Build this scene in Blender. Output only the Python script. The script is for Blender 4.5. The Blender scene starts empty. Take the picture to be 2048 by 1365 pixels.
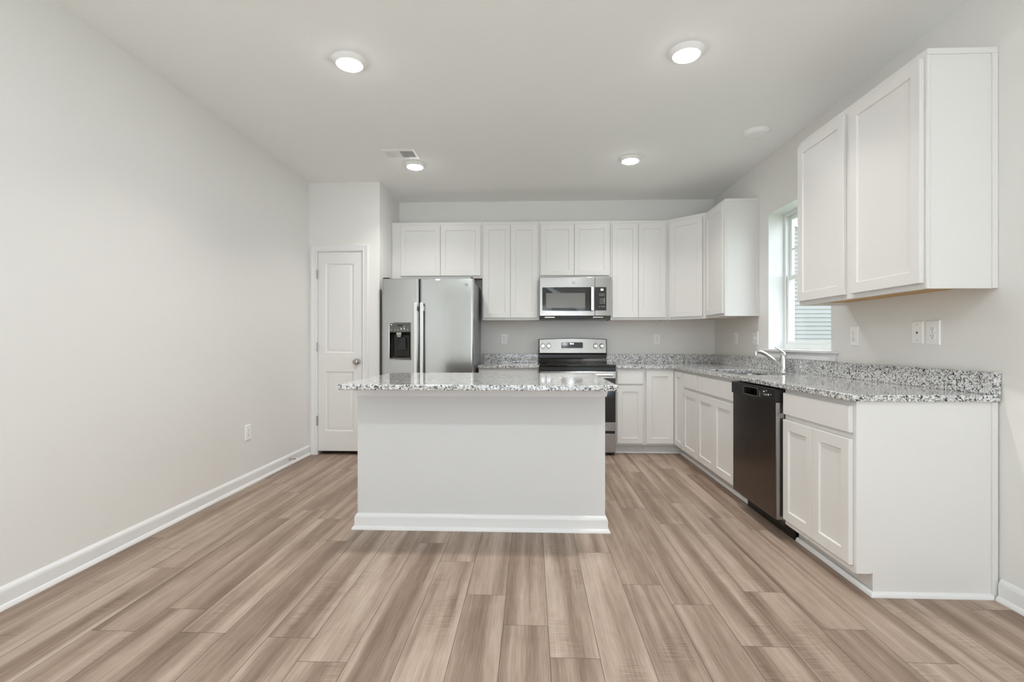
import bpy, bmesh, math, random
from mathutils import Matrix, Vector
R = random.Random(7)
SC = bpy.context.scene
COL = SC.collection

# ------------------------------------------------------------------ camera
HC = 1.132                                   # eye height
cam = bpy.data.cameras.new('camera')
cam.sensor_width = 36.0
cam.lens = 36.0 * 980.0 / 2048.0
cam.shift_y = 2.8 / 2048.0
cam.clip_start = 0.02
camo = bpy.data.objects.new('camera', cam)
COL.objects.link(camo)
camo.location = (0, 0, HC)
camo.rotation_euler = (math.pi / 2, 0, math.atan(39.0 / 980.0))
SC.camera = camo

# ------------------------------------------------------------------ world, light, exposure
wd = bpy.data.worlds.new('overcast_sky')
SC.world = wd
wd.use_nodes = True
wd.node_tree.nodes['Background'].inputs[0].default_value = (0.85, 0.925, 1.0, 1)
wd.node_tree.nodes['Background'].inputs[1].default_value = 4.1
SC.view_settings.view_transform = 'Standard'
SC.view_settings.look = 'None'
SC.view_settings.gamma = 1.0
SC.view_settings.use_curve_mapping = False
SC.view_settings.exposure = 0.27
SC.cycles.use_denoising = True
SC.cycles.max_bounces = 10
SC.cycles.diffuse_bounces = 7
SC.cycles.glossy_bounces = 5
SC.cycles.transmission_bounces = 8
SC.cycles.transparent_max_bounces = 8
SC.cycles.sample_clamp_indirect = 4.0
SC.cycles.caustics_reflective = False
SC.cycles.caustics_refractive = False

LENS_POWER = 54.0                            # radiance of the lit downlight lenses

def area(name, loc, rot, sx, sy, power, color, shape='RECTANGLE', spread=180):
    l = bpy.data.lights.new(name, 'AREA')
    l.shape = shape
    l.size = sx
    if shape in ('RECTANGLE', 'ELLIPSE'):
        l.size_y = sy
    l.energy = power
    l.color = color
    l.spread = math.radians(spread)
    o = bpy.data.objects.new(name, l)
    COL.objects.link(o)
    o.location = loc
    o.rotation_euler = rot
    return o

# sky light enters by the glass door and window at the end of the room behind the viewer, and by the kitchen window
DAY = (0.80, 0.92, 1.0)
def portal(name, loc, rot, sx, sy):
    o = area(name, loc, rot, sx, sy, 1.0, DAY)
    o.data.cycles.is_portal = True
portal('sky_glass_door', (0.0, -3.62, 1.10), (math.pi / 2, 0, 0), 1.7, 2.2)
portal('sky_window', (1.45, -3.62, 1.45), (math.pi / 2, 0, 0), 0.7, 1.5)
portal('sky_kitchen_window', (2.30, 3.90, 1.665), (0, math.pi / 2, 0), 1.2, 0.95)
# added unseen spot aimed in through the glass door; its floor bounce brightens the ceiling
sl_ = bpy.data.lights.new('added_bounce_spot', 'SPOT')
sl_.energy = 245000
sl_.color = (0.475, 0.75, 1.0)
sl_.spot_size = math.radians(16)
sl_.spot_blend = 0.1
sl_.shadow_soft_size = 0.15
so_ = bpy.data.objects.new('added_bounce_spot', sl_)
COL.objects.link(so_)
so_.location = (0.0, -12.0, 8.6)
so_.rotation_euler = (math.atan2(8.4, 7.5), 0, 0)
# second row of ceiling downlights, above and behind the viewer
WARM = (0.90, 0.955, 1.0)
for lx, lq in ((-1.04, 0.9), (0.86, 0.4)):
    for ly, lp in ((0.35, 19 * lq), (-1.6, 7 * lq)):
        area('downlight_lamp', (lx, ly, 2.735), (0, 0, 0), 0.14, 0.14, lp, WARM, 'DISK')

# ------------------------------------------------------------------ helpers
def bmn():
    return bmesh.new()

def box(bm, x0, x1, y0, y1, z0, z1, bev=0.0, seg=2):
    m = Matrix.Translation(((x0 + x1) / 2, (y0 + y1) / 2, (z0 + z1) / 2)) @ Matrix.Diagonal((x1 - x0, y1 - y0, z1 - z0, 1))
    r = bmesh.ops.create_cube(bm, size=1.0, matrix=m)
    if bev > 0:
        es = list({e for v in r['verts'] for e in v.link_edges})
        bmesh.ops.bevel(bm, geom=es, offset=bev, segments=seg, profile=0.5, affect='EDGES')
    return bm

def loft(bm, loops, cap0=True, cap1=True, closed=True):
    vs = [[bm.verts.new(p) for p in lp] for lp in loops]
    n = len(vs[0])
    for a, b in zip(vs, vs[1:]):
        for i in range(n if closed else n - 1):
            j = (i + 1) % n
            bm.faces.new((a[i], a[j], b[j], b[i]))
    if cap0: bm.faces.new(list(reversed(vs[0])))
    if cap1: bm.faces.new(vs[-1])
    return bm

def rect(w, h, i, y, x0=0.0, z0=0.0):
    return [(x0 + i, y, z0 + i), (x0 + w - i, y, z0 + i), (x0 + w - i, y, z0 + h - i), (x0 + i, y, z0 + h - i)]

def rrect(cx, cy, w, h, r, n=6):
    """rounded rectangle in 2D"""
    out = []
    for qx, qy, a0 in ((1, 1, 0), (-1, 1, 90), (-1, -1, 180), (1, -1, 270)):
        for k in range(n + 1):
            a = math.radians(a0 + 90 * k / n)
            out.append((cx + qx * (w / 2 - r) + r * math.cos(a), cy + qy * (h / 2 - r) + r * math.sin(a)))
    return out

def lathe(bm, prof, n=32, M=None, cap0=True, cap1=True):
    M = M or Matrix.Identity(4)
    loops = []
    for r, z in prof:
        loops.append([M @ Vector((r * math.cos(2 * math.pi * k / n), r * math.sin(2 * math.pi * k / n), z)) for k in range(n)])
    return loft(bm, loops, cap0, cap1)

def tube(bm, pts, rad, n=14, flat=1.0):
    pts = [Vector(p) for p in pts]
    if not isinstance(rad, (list, tuple)): rad = [rad] * len(pts)
    loops = []
    up = Vector((0, 0, 1))
    for i, p in enumerate(pts):
        d = (pts[min(i + 1, len(pts) - 1)] - pts[max(i - 1, 0)]).normalized()
        s = d.cross(up)
        if s.length < 1e-3: s = Vector((1, 0, 0))
        s.normalize()
        u = s.cross(d).normalized()
        loops.append([p + rad[i] * (math.cos(2 * math.pi * k / n) * s + flat * math.sin(2 * math.pi * k / n) * u) for k in range(n)])
    return loft(bm, loops)

def smooth_path(pts, k=6):
    P = [Vector(p) for p in pts]
    out = []
    for i in range(len(P) - 1):
        p0, p1, p2, p3 = P[max(i - 1, 0)], P[i], P[i + 1], P[min(i + 2, len(P) - 1)]
        for j in range(k):
            t = j / k
            out.append(0.5 * ((2 * p1) + (-p0 + p2) * t + (2 * p0 - 5 * p1 + 4 * p2 - p3) * t * t + (-p0 + 3 * p1 - 3 * p2 + p3) * t ** 3))
    out.append(P[-1])
    return out

def sweep(bm, path, prof, closed=False):
    """moulding: prof = (distance to the right of the path, z)"""
    n = len(path)
    loops = []
    for i, p in enumerate(path):
        def nrm(a, b):
            d = Vector((b[0] - a[0], b[1] - a[1])).normalized()
            return Vector((d.y, -d.x))
        ns = []
        if closed or i > 0: ns.append(nrm(path[i - 1], p))
        if closed or i < n - 1: ns.append(nrm(p, path[(i + 1) % n]))
        m = ns[0] if len(ns) == 1 else (ns[0] + ns[1]) / (1 + ns[0].dot(ns[1]))
        loops.append([(p[0] + m.x * d, p[1] + m.y * d, z) for d, z in prof])
    if closed: loops.append(loops[0])
    return loft(bm, loops, not closed, not closed)

def obj(name, bm, mat, parent=None, smooth=False, loc=None, bevel=0.0, kind=None, label=None):
    bmesh.ops.remove_doubles(bm, verts=bm.verts[:], dist=1e-6)
    bmesh.ops.recalc_face_normals(bm, faces=bm.faces[:])
    me = bpy.data.meshes.new(name)
    bm.to_mesh(me)
    bm.free()
    if mat: me.materials.append(mat)
    if smooth:
        me.polygons.foreach_set('use_smooth', [True] * len(me.polygons))
        me.set_sharp_from_angle(angle=math.radians(35))
    o = bpy.data.objects.new(name, me)
    COL.objects.link(o)
    if parent: o.parent = parent
    if loc: o.location = loc
    if bevel:
        md = o.modifiers.new('bevel', 'BEVEL')
        md.width = bevel
        md.segments = 3
        md.limit_method = 'ANGLE'
        md.angle_limit = math.radians(40)
    if smooth:
        wn = o.modifiers.new('weighted_normal', 'WEIGHTED_NORMAL')
        wn.keep_sharp = True
        wn.weight = 60
    if kind: o['kind'] = kind
    if label: o['label'] = label
    return o

def thing(name, label, cat, loc, rotz=0.0, group=None):
    o = bpy.data.objects.new(name, None)
    o.empty_display_size = 0.05
    COL.objects.link(o)
    o.location = loc
    o.rotation_euler = (0, 0, rotz)
    o['label'] = label
    o['category'] = cat
    if group: o['group'] = group
    return o

def tag(o, label, cat, group=None):
    o['label'] = label
    o['category'] = cat
    if group: o['group'] = group
    return o

def struct(name, loc=(0, 0, 0)):
    o = bpy.data.objects.new(name, None)
    COL.objects.link(o)
    o.location = loc
    o['kind'] = 'structure'
    return o

def marks(name, boxes, mat, parent):
    for q in boxes:
        bm = bmn()
        box(bm, *q)
        obj(name, bm, mat, parent)

def copy_tree(o, parent=None):
    c = o.copy()
    COL.objects.link(c)
    c.parent = parent
    for ch in list(o.children):
        copy_tree(ch, c)
    return c

# ------------------------------------------------------------------ materials
def nodemat(name):
    m = bpy.data.materials.new(name)
    m.use_nodes = True
    return m, m.node_tree, m.node_tree.nodes['Principled BSDF']

def N(t, kind, **kw):
    n = t.nodes.new(kind)
    for k, v in kw.items(): setattr(n, k, v)
    return n

def math_(t, op, a, b=None, c=None, clamp=False):
    n = N(t, 'ShaderNodeMath', operation=op)
    n.use_clamp = clamp
    for i, x in enumerate((a, b, c)):
        if x is None: continue
        if isinstance(x, (int, float)): n.inputs[i].default_value = x
        else: t.links.new(x, n.inputs[i])
    return n.outputs[0]

def paint(name, col, rough=0.55, bump=0.0, scale=60, spec=0.5, coat=0.0):
    m, t, b = nodemat(name)
    no = N(t, 'ShaderNodeTexNoise')
    no.inputs['Scale'].default_value = scale
    no.inputs['Detail'].default_value = 3
    tc = N(t, 'ShaderNodeTexCoord')
    t.links.new(tc.outputs['Object'], no.inputs['Vector'])
    mx = N(t, 'ShaderNodeMix', data_type='RGBA')
    mx.inputs[6].default_value = (*[c * 0.985 for c in col], 1)
    mx.inputs[7].default_value = (*[min(1, c * 1.012) for c in col], 1)
    t.links.new(no.outputs['Fac'], mx.inputs[0])
    t.links.new(mx.outputs[2], b.inputs['Base Color'])
    b.inputs['Roughness'].default_value = rough
    b.inputs['Specular IOR Level'].default_value = spec
    b.inputs['Coat Weight'].default_value = coat
    if bump:
        bp = N(t, 'ShaderNodeBump')
        bp.inputs['Strength'].default_value = bump
        bp.inputs['Distance'].default_value = 0.002
        t.links.new(no.outputs['Fac'], bp.inputs['Height'])
        t.links.new(bp.outputs[0], b.inputs['Normal'])
    return m

def metal(name, col, rough, brush=0.0, wav=0.0, axis='X', aniso=0.0):
    m, t, b = nodemat(name)
    b.inputs['Base Color'].default_value = (*col, 1)
    b.inputs['Metallic'].default_value = 1.0
    b.inputs['Roughness'].default_value = rough
    b.inputs['Anisotropic'].default_value = aniso
    tc = N(t, 'ShaderNodeTexCoord')
    mp = N(t, 'ShaderNodeMapping')
    mp.inputs['Scale'].default_value = {'X': (3, 900, 900), 'Z': (900, 900, 3), 'Y': (900, 3, 900)}[axis]
    t.links.new(tc.outputs['Object'], mp.inputs[0])
    no = N(t, 'ShaderNodeTexNoise')
    no.inputs['Scale'].default_value = 1.0
    no.inputs['Detail'].default_value = 2
    t.links.new(mp.outputs[0], no.inputs['Vector'])
    t.links.new(math_(t, 'MULTIPLY_ADD', no.outputs['Fac'], brush, rough - brush / 2), b.inputs['Roughness'])
    if wav:
        n2 = N(t, 'ShaderNodeTexNoise')
        n2.inputs['Scale'].default_value = 3.2
        n2.inputs['Detail'].default_value = 1
        t.links.new(tc.outputs['Object'], n2.inputs['Vector'])
        bp = N(t, 'ShaderNodeBump')
        bp.inputs['Strength'].default_value = 1.0
        bp.inputs['Distance'].default_value = wav
        t.links.new(n2.outputs['Fac'], bp.inputs['Height'])
        t.links.new(bp.outputs[0], b.inputs['Normal'])
    return m

def emis(name, col, s):
    m, t, b = nodemat(name)
    b.inputs['Base Color'].default_value = (*col, 1)
    b.inputs['Emission Color'].default_value = (*col, 1)
    b.inputs['Emission Strength'].default_value = s
    return m

M_WALL = paint('wall_paint', (0.79, 0.78, 0.755), 0.6, 0.12, 140)
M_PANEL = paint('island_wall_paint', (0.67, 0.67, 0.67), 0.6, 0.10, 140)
M_CEIL = paint('ceiling_paint', (0.90, 0.90, 0.885), 0.75, 0.10, 120)
M_TRIM = paint('trim_paint', (0.80, 0.80, 0.80), 0.35)
M_CAB = paint('cabinet_lacquer', (0.745, 0.732, 0.71), 0.38)
M_DOORP = paint('door_paint', (0.79, 0.78, 0.76), 0.4)
M_WOODU = None
M_PLASTIC = paint('white_plastic', (0.90, 0.895, 0.88), 0.3)
M_SLOT = paint('slot_dark', (0.05, 0.045, 0.04), 0.5)
M_STEEL = metal('stainless_steel', (0.36, 0.345, 0.33), 0.21, 0.08, 0.0, 'X')
M_FRIDGE = metal('fridge_stainless', (0.46, 0.457, 0.45), 0.15, 0.04, 0.002, 'X')
M_HANDLE = metal('handle_steel', (0.72, 0.71, 0.69), 0.33, 0.06, 0.0, 'Z')
M_CHROME = metal('chrome', (0.78, 0.78, 0.78), 0.09)
M_NICKEL = metal('satin_nickel', (0.44, 0.42, 0.395), 0.24)
M_DWSTEEL = metal('dark_stainless', (0.140, 0.119, 0.104), 0.26, 0.08, 0.0, 'Z')
M_CASE = paint('fridge_case_grey', (0.24, 0.24, 0.24), 0.45, 0.15, 400)
M_BLACKG = paint('black_glass', (0.012, 0.011, 0.010), 0.06)
M_BLACKP = paint('black_plastic', (0.014, 0.0125, 0.011), 0.30, spec=0.35)
M_DARKGREY = paint('dark_grey_plastic', (0.10, 0.10, 0.085), 0.35)
M_MESHWIN = paint('oven_window_mesh', (0.16, 0.155, 0.14), 0.12)
M_LED = emis('display_digits', (0.85, 0.93, 1.0), 2.2)
M_INK = paint('printed_legend', (0.62, 0.61, 0.58), 0.5)
M_INKD = paint('printed_legend_dark', (0.10, 0.10, 0.10), 0.5)
M_LENS = emis('led_lens', (0.955, 0.972, 1.0), LENS_POWER)
M_SIDING = paint('vinyl_siding', (0.235, 0.232, 0.224), 0.55)
M_EXT = paint('exterior_white_trim', (0.85, 0.87, 0.86), 0.5)
M_ROOF = paint('roof_shingle', (0.16, 0.16, 0.17), 0.9)
M_LAWN = paint('lawn', (0.20, 0.26, 0.13), 0.9, 0.3, 30)
M_DUCT = paint('duct_grey', (0.22, 0.22, 0.215), 0.6)
M_DARKIN = paint('dark_rubber', (0.02, 0.02, 0.02), 0.7)

def granite():
    m, t, b = nodemat('speckled_granite')
    tc = N(t, 'ShaderNodeTexCoord')
    nz = N(t, 'ShaderNodeTexNoise')
    nz.inputs['Scale'].default_value = 150
    nz.inputs['Detail'].default_value = 3
    t.links.new(tc.outputs['Object'], nz.inputs['Vector'])
    va = N(t, 'ShaderNodeVectorMath', operation='MULTIPLY_ADD')
    t.links.new(nz.outputs['Color'], va.inputs[0])
    va.inputs[1].default_value = (0.011, 0.011, 0.011)
    t.links.new(tc.outputs['Object'], va.inputs[2])
    v = N(t, 'ShaderNodeTexVoronoi')
    v.inputs['Scale'].default_value = 175
    t.links.new(va.outputs[0], v.inputs['Vector'])
    sp = N(t, 'ShaderNodeSeparateColor')
    t.links.new(v.outputs['Color'], sp.inputs[0])
    n2 = N(t, 'ShaderNodeTexNoise')                # grains gather in loose clusters
    n2.inputs['Scale'].default_value = 55
    n2.inputs['Detail'].default_value = 2
    t.links.new(tc.outputs['Object'], n2.inputs['Vector'])
    val = math_(t, 'ADD', sp.outputs[0], math_(t, 'MULTIPLY_ADD', n2.outputs['Fac'], 0.9, -0.45))
    r1 = N(t, 'ShaderNodeValToRGB')
    r1.color_ramp.interpolation = 'CONSTANT'
    e = r1.color_ramp.elements
    e[0].position, e[0].color = 0.0, (0.012, 0.012, 0.013, 1)
    e[1].position, e[1].color = 0.085, (0.085, 0.085, 0.085, 1)
    for p, col in ((0.155, (0.26, 0.258, 0.25, 1)), (0.34, (0.46, 0.455, 0.445, 1)), (0.53, (0.64, 0.638, 0.65, 1)), (0.72, (0.76, 0.76, 0.755, 1))):
        q = e.new(p); q.color = col
    t.links.new(val, r1.inputs[0])
    t.links.new(r1.outputs[0], b.inputs['Base Color'])
    b.inputs['Roughness'].default_value = 0.07
    b.inputs['Specular IOR Level'].default_value = 0.55
    return m
M_GRANITE = granite()

def wood_under():
    m, t, b = nodemat('raw_maple_ply')
    tc = N(t, 'ShaderNodeTexCoord')
    mp = N(t, 'ShaderNodeMapping')
    mp.inputs['Scale'].default_value = (4, 60, 60)
    t.links.new(tc.outputs['Object'], mp.inputs[0])
    no = N(t, 'ShaderNodeTexNoise')
    no.inputs['Scale'].default_value = 1
    t.links.new(mp.outputs[0], no.inputs['Vector'])
    r = N(t, 'ShaderNodeValToRGB')
    r.color_ramp.elements[0].color = (0.42, 0.235, 0.075, 1)
    r.color_ramp.elements[1].color = (0.60, 0.37, 0.14, 1)
    t.links.new(no.outputs['Fac'], r.inputs[0])
    t.links.new(r.outputs[0], b.inputs['Base Color'])
    b.inputs['Roughness'].default_value = 0.5
    return m
M_WOODU = wood_under()

PLW, PLO, PLL = 0.1795, 0.066, 1.23

def planks():
    m, t, b = nodemat('oak_look_plank')
    u1 = N(t, 'ShaderNodeUVMap', uv_map='plank')
    u2 = N(t, 'ShaderNodeUVMap', uv_map='ident')
    s1 = N(t, 'ShaderNodeSeparateXYZ'); t.links.new(u1.outputs[0], s1.inputs[0])
    s2 = N(t, 'ShaderNodeSeparateXYZ'); t.links.new(u2.outputs[0], s2.inputs[0])
    u, v, r, vl = s1.outputs[0], s1.outputs[1], s2.outputs[0], s2.outputs[1]
    r2 = math_(t, 'FRACT', math_(t, 'MULTIPLY', r, 917.31))
    r3 = math_(t, 'FRACT', math_(t, 'MULTIPLY', r, 5311.7))
    def nz(su, sv, detail, off, dist=0.0, rough=0.5):
        c = N(t, 'ShaderNodeCombineXYZ')
        t.links.new(math_(t, 'MULTIPLY_ADD', u, su, math_(t, 'MULTIPLY', r, 71.0 + off)), c.inputs[0])
        t.links.new(math_(t, 'MULTIPLY_ADD', v, sv, math_(t, 'MULTIPLY', r2, 43.0 + off)), c.inputs[1])
        n = N(t, 'ShaderNodeTexNoise')
        n.inputs['Scale'].default_value = 1
        n.inputs['Detail'].default_value = detail
        n.inputs['Roughness'].default_value = rough
        n.inputs['Distortion'].default_value = dist
        t.links.new(c.outputs[0], n.inputs['Vector'])
        return n.outputs['Fac']
    def ss(x, lo, hi):
        n = N(t, 'ShaderNodeMapRange', interpolation_type='SMOOTHSTEP')
        t.links.new(x, n.inputs[0])
        n.inputs[1].default_value, n.inputs[2].default_value = lo, hi
        return n.outputs[0]
    band = ss(nz(10, 0.42, 2.0, 0.0, 0.25, 0.45), 0.34, 0.66)         # broad light and dark stripes
    band2 = ss(nz(34, 0.9, 2.5, 3.0, 0.3), 0.38, 0.64)
    cloud = nz(9, 5.5, 4, 19.0, 1.2)
    fine = nz(310, 6.0, 4, 7.0, 0.4, 0.6)                             # long pores
    saw = nz(10, 120, 3, 11.0, 0.3)                                   # saw marks across some boards
    sawm = math_(t, 'MULTIPLY', ss(nz(8, 2.2, 1, 17.0), 0.5, 0.66), math_(t, 'GREATER_THAN', r3, 0.42))
    x = math_(t, 'MULTIPLY', band, 0.46)
    x = math_(t, 'MULTIPLY_ADD', band2, 0.17, x)
    x = math_(t, 'MULTIPLY_ADD', cloud, 0.22, x)
    x = math_(t, 'ADD', x, math_(t, 'MULTIPLY', math_(t, 'SUBTRACT', fine, 0.5), 0.85))
    x = math_(t, 'ADD', x, math_(t, 'MULTIPLY', math_(t, 'MULTIPLY', math_(t, 'SUBTRACT', saw, 0.62), sawm), 0.75))
    x = math_(t, 'ADD', x, math_(t, 'MULTIPLY_ADD', r3, 0.16, -0.03), clamp=True)
    rp = N(t, 'ShaderNodeValToRGB')
    e = rp.color_ramp.elements
    e[0].position, e[0].color = 0.0, (0.155, 0.102, 0.071, 1)
    e[1].position, e[1].color = 1.0, (0.51, 0.41, 0.34, 1)
    q = e.new(0.35); q.color = (0.272, 0.194, 0.146, 1)
    q = e.new(0.65); q.color = (0.388, 0.295, 0.235, 1)
    t.links.new(x, rp.inputs[0])
    # bevelled seams
    du = math_(t, 'MINIMUM', u, math_(t, 'SUBTRACT', PLW, u))
    dv = math_(t, 'MINIMUM', vl, math_(t, 'SUBTRACT', PLL, vl))
    seam = math_(t, 'LESS_THAN', math_(t, 'MINIMUM', du, dv), 0.0011)
    mx = N(t, 'ShaderNodeMix', data_type='RGBA')
    t.links.new(seam, mx.inputs[0])
    t.links.new(rp.outputs[0], mx.inputs[6])
    mx.inputs[7].default_value = (0.075, 0.048, 0.034, 1)
    t.links.new(mx.outputs[2], b.inputs['Base Color'])
    b.inputs['Roughness'].default_value = 0.45
    b.inputs['Specular IOR Level'].default_value = 0.35
    bp = N(t, 'ShaderNodeBump')
    bp.inputs['Strength'].default_value = 0.25
    bp.inputs['Distance'].default_value = 0.001
    t.links.new(math_(t, 'ADD', fine, math_(t, 'MULTIPLY', saw, sawm)), bp.inputs['Height'])
    t.links.new(bp.outputs[0], b.inputs['Normal'])
    return m
M_FLOOR = planks()

def glass():
    m = bpy.data.materials.new('window_glass')
    m.use_nodes = True
    t = m.node_tree
    for n in list(t.nodes):
        if n.type != 'OUTPUT_MATERIAL': t.nodes.remove(n)
    out = [n for n in t.nodes if n.type == 'OUTPUT_MATERIAL'][0]
    tr = N(t, 'ShaderNodeBsdfTransparent'); tr.inputs[0].default_value = (0.96, 0.972, 0.972, 1)
    gl = N(t, 'ShaderNodeBsdfGlossy'); gl.inputs['Roughness'].default_value = 0.02
    fr = N(t, 'ShaderNodeFresnel'); fr.inputs[0].default_value = 1.45
    mx = N(t, 'ShaderNodeMixShader')
    ge = N(t, 'ShaderNodeNewGeometry')
    t.links.new(math_(t, 'MULTIPLY', fr.outputs[0], math_(t, 'SUBTRACT', 1.0, ge.outputs['Backfacing'])), mx.inputs[0])
    t.links.new(tr.outputs[0], mx.inputs[1])
    t.links.new(gl.outputs[0], mx.inputs[2])
    t.links.new(mx.outputs[0], out.inputs[0])
    return m
M_GLASS = glass()

# ------------------------------------------------------------------ room shell
XL, XR, YB, YP, YF, ZC = -2.25, 2.058, 5.60, 4.865, -3.6, 2.745
XP = -1.525                                   # side of the pantry closet

def build_floor():
    ends = {-13: 2.757, -12: 2.617, -11: 2.389, -10: 1.858, -9: 2.023, -8: 1.86, -7: 2.749, -6: 1.843, -5: 1.707, -4: 2.742,
            -3: 2.515, -2: 2.189, -1: 1.959, 0: 1.762, 1: 2.654, 2: 2.31, 3: 2.143, 4: 1.858, 5: 2.264, 6: 1.98, 7: 1.785,
            8: 2.42, 9: 1.72, 10: 2.15, 11: 1.9}
    bm = bmn()
    ua = bm.loops.layers.uv.new('plank')
    ub = bm.loops.layers.uv.new('ident')
    for c in range(-13, 12):
        x0 = PLO + c * PLW
        y = ends[c] - PLL * math.ceil((ends[c] - YF) / PLL)
        while y < YB:
            r = R.random()
            xa, xb = max(x0, XL), min(x0 + PLW, XR)
            ya, yb = max(y, YF), min(y + PLL, YB)
            if xb > xa and yb > ya:
                f = bm.faces.new([bm.verts.new(p) for p in ((xa, ya, 0), (xb, ya, 0), (xb, yb, 0), (xa, yb, 0))])
                for l in f.loops:
                    p = l.vert.co
                    l[ua].uv = (p.x - x0, p.y)
                    l[ub].uv = (r, p.y - y)
            y += PLL
    bmesh.ops.remove_doubles(bm, verts=bm.verts[:], dist=1e-6)
    me = bpy.data.meshes.new('floor')
    bm.to_mesh(me); bm.free()
    me.materials.append(M_FLOOR)
    o = bpy.data.objects.new('floor', me)
    COL.objects.link(o)
    o['kind'] = 'structure'
build_floor()

b = bmn(); box(b, XL - 0.15, XR + 0.15, YF - 0.15, YB + 0.15, ZC, ZC + 0.12)
obj('ceiling', b, M_CEIL, kind='structure')
b = bmn(); box(b, XL - 0.15, XL, YF, YB, 0, ZC)
obj('wall_left', b, M_WALL, kind='structure')
b = bmn(); box(b, XL, XR, YB, YB + 0.15, 0, ZC)
obj('wall_back', b, M_WALL, kind='structure')
WY0, WY1, WZ0, WZ1 = 3.442, 4.353, 1.075, 2.255          # kitchen window opening
b = bmn()
box(b, XR, XR + 0.20, YF, WY0, 0, ZC)
box(b, XR, XR + 0.20, WY1, YB, 0, ZC)
box(b, XR, XR + 0.20, WY0, WY1, 0, WZ0 - 0.02)
box(b, XR, XR + 0.20, WY0, WY1, WZ1, ZC)
obj('wall_right', b, M_WALL, kind='structure')
# pantry closet: front wall with the door opening, and its side wall
DX0, DX1, DZ = -2.165, -1.696, 2.053
b = bmn()
box(b, XL, DX0, YP, YP + 0.11, 0, ZC)
box(b, DX1, XP, YP, YP + 0.11, 0, ZC)
box(b, DX0, DX1, YP, YP + 0.11, DZ, ZC)
obj('wall_pantry', b, M_WALL, kind='structure')
b = bmn(); box(b, XP - 0.11, XP, YP + 0.11, YB, 0, ZC)
obj('wall_pantry_side', b, M_WALL, kind='structure')
# the end of the room behind the viewer, with its openings
b = bmn()
for x0, x1, z0, z1 in ((XL, -0.85, 0, ZC), (-0.85, 0.85, 2.2, ZC), (0.85, 1.1, 0, ZC), (1.1, 1.8, 0, 0.7), (1.1, 1.8, 2.2, ZC), (1.8, XR, 0, ZC)):
    box(b, x0, x1, YF - 0.15, YF, z0, z1)
obj('wall_front', b, M_WALL, kind='structure')

# baseboards with shoe mould
BASE = [(0, 0), (0.027, 0), (0.027, 0.008), (0.022, 0.017), (0.015, 0.022), (0.015, 0.070), (0.011, 0.080), (0.009, 0.086), (0.003, 0.093), (0, 0.095)]
b = bmn(); sweep(b, [(XL, YF), (XL, YP - 0.0005)], BASE)
obj('baseboard_left', b, M_TRIM, kind='structure', smooth=True)
b = bmn(); sweep(b, [(XR, 2.23), (XR, YF)], BASE)
obj('baseboard_right', b, M_TRIM, kind='structure', smooth=True)
b = bmn(); sweep(b, [(-1.637, YP), (XP, YP)], BASE)
obj('baseboard_pantry', b, M_TRIM, kind='structure', smooth=True)

# ------------------------------------------------------------------ pantry door
d = struct('door_1', (DX0, YP, 0))
CW, CT = 0.058, 0.017
b = bmn()
cas = [(0, 0), (0, -0.011), (0.006, -0.013), (0.012, -0.011), (0.02, -0.012), (0.040, -0.016), (0.052, -0.017), (CW, -0.013), (CW, 0)]
dw_, dh_ = DX1 - DX0, DZ
loops = []
for px, pz, mx_, mz_ in ((-0.001, 0, -1, 0), (-0.001, dh_ + 0.001, -1, 1), (dw_ + 0.001, dh_ + 0.001, 1, 1), (dw_ + 0.001, 0, 1, 0)):
    loops.append([(px + mx_ * a, y, pz + mz_ * a) for a, y in cas])
loft(b, loops)
obj('casing', b, M_TRIM, d, smooth=True)
b = bmn()
box(b, 0, 0.008, 0.0, 0.11, 0, dh_)
box(b, dw_ - 0.0055, dw_, 0.0, 0.11, 0, dh_)
box(b, 0.008, dw_ - 0.0055, 0.0, 0.11, dh_ - 0.006, dh_)
obj('jamb', b, M_TRIM, d)

def slab(w, h, t, panels):
    """moulded panel door: front at y = 0, panels = (x0, x1, z0, z1)"""
    bm = bmn()
    xs = sorted({0, w, *[p[0] for p in panels], *[p[1] for p in panels]})
    zs = sorted({0, h, *[p[2] for p in panels], *[p[3] for p in panels]})
    for i in range(len(xs) - 1):
        for j in range(len(zs) - 1):
            hit = [p for p in panels if p[0] <= xs[i] and xs[i + 1] <= p[1] and p[2] <= zs[j] and zs[j + 1] <= p[3]]
            if not hit:
                bm.faces.new([bm.verts.new(p) for p in ((xs[i], 0, zs[j]), (xs[i + 1], 0, zs[j]), (xs[i + 1], 0, zs[j + 1]), (xs[i], 0, zs[j + 1]))])
    for x0, x1, z0, z1 in panels:
        W, H = x1 - x0, z1 - z0
        loft(bm, [rect(W, H, a, y, x0, z0) for a, y in ((0, 0), (0.004, 0.004), (0.010, 0.0075), (0.016, 0.0075), (0.024, 0.006), (0.034, 0.0015), (0.038, 0.001))], False, True)
    loft(bm, [rect(w, h, 0, 0), rect(w, h, 0, t)], False, True)
    bmesh.ops.remove_doubles(bm, verts=bm.verts[:], dist=1e-5)
    return bm
SX0 = -2.154 - DX0
sl = obj('door_slab', slab(0.450, 2.008, 0.035, [(0.077, 0.364, 0.201, 0.801), (0.077, 0.364, 0.991, 1.889)]), M_DOORP, d, smooth=True)
sl.location = (SX0, 0.002, 0.037)
for hz in (1.817, 1.085, 0.344):
    b = bmn()
    box(b, -0.016, 0.0, -0.003, 0.0, -0.043, 0.043)
    tube(b, [(-0.002, -0.008, -0.045), (-0.002, -0.008, 0.045)], 0.0062, 12)
    h = obj('hinge', b, M_NICKEL, d, smooth=True)
    h.location = (SX0 - 0.004, -0.001, hz)
b = bmn()
MY = Matrix.Rotation(math.pi / 2, 4, 'X')                # lathe axis z -> -y
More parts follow.
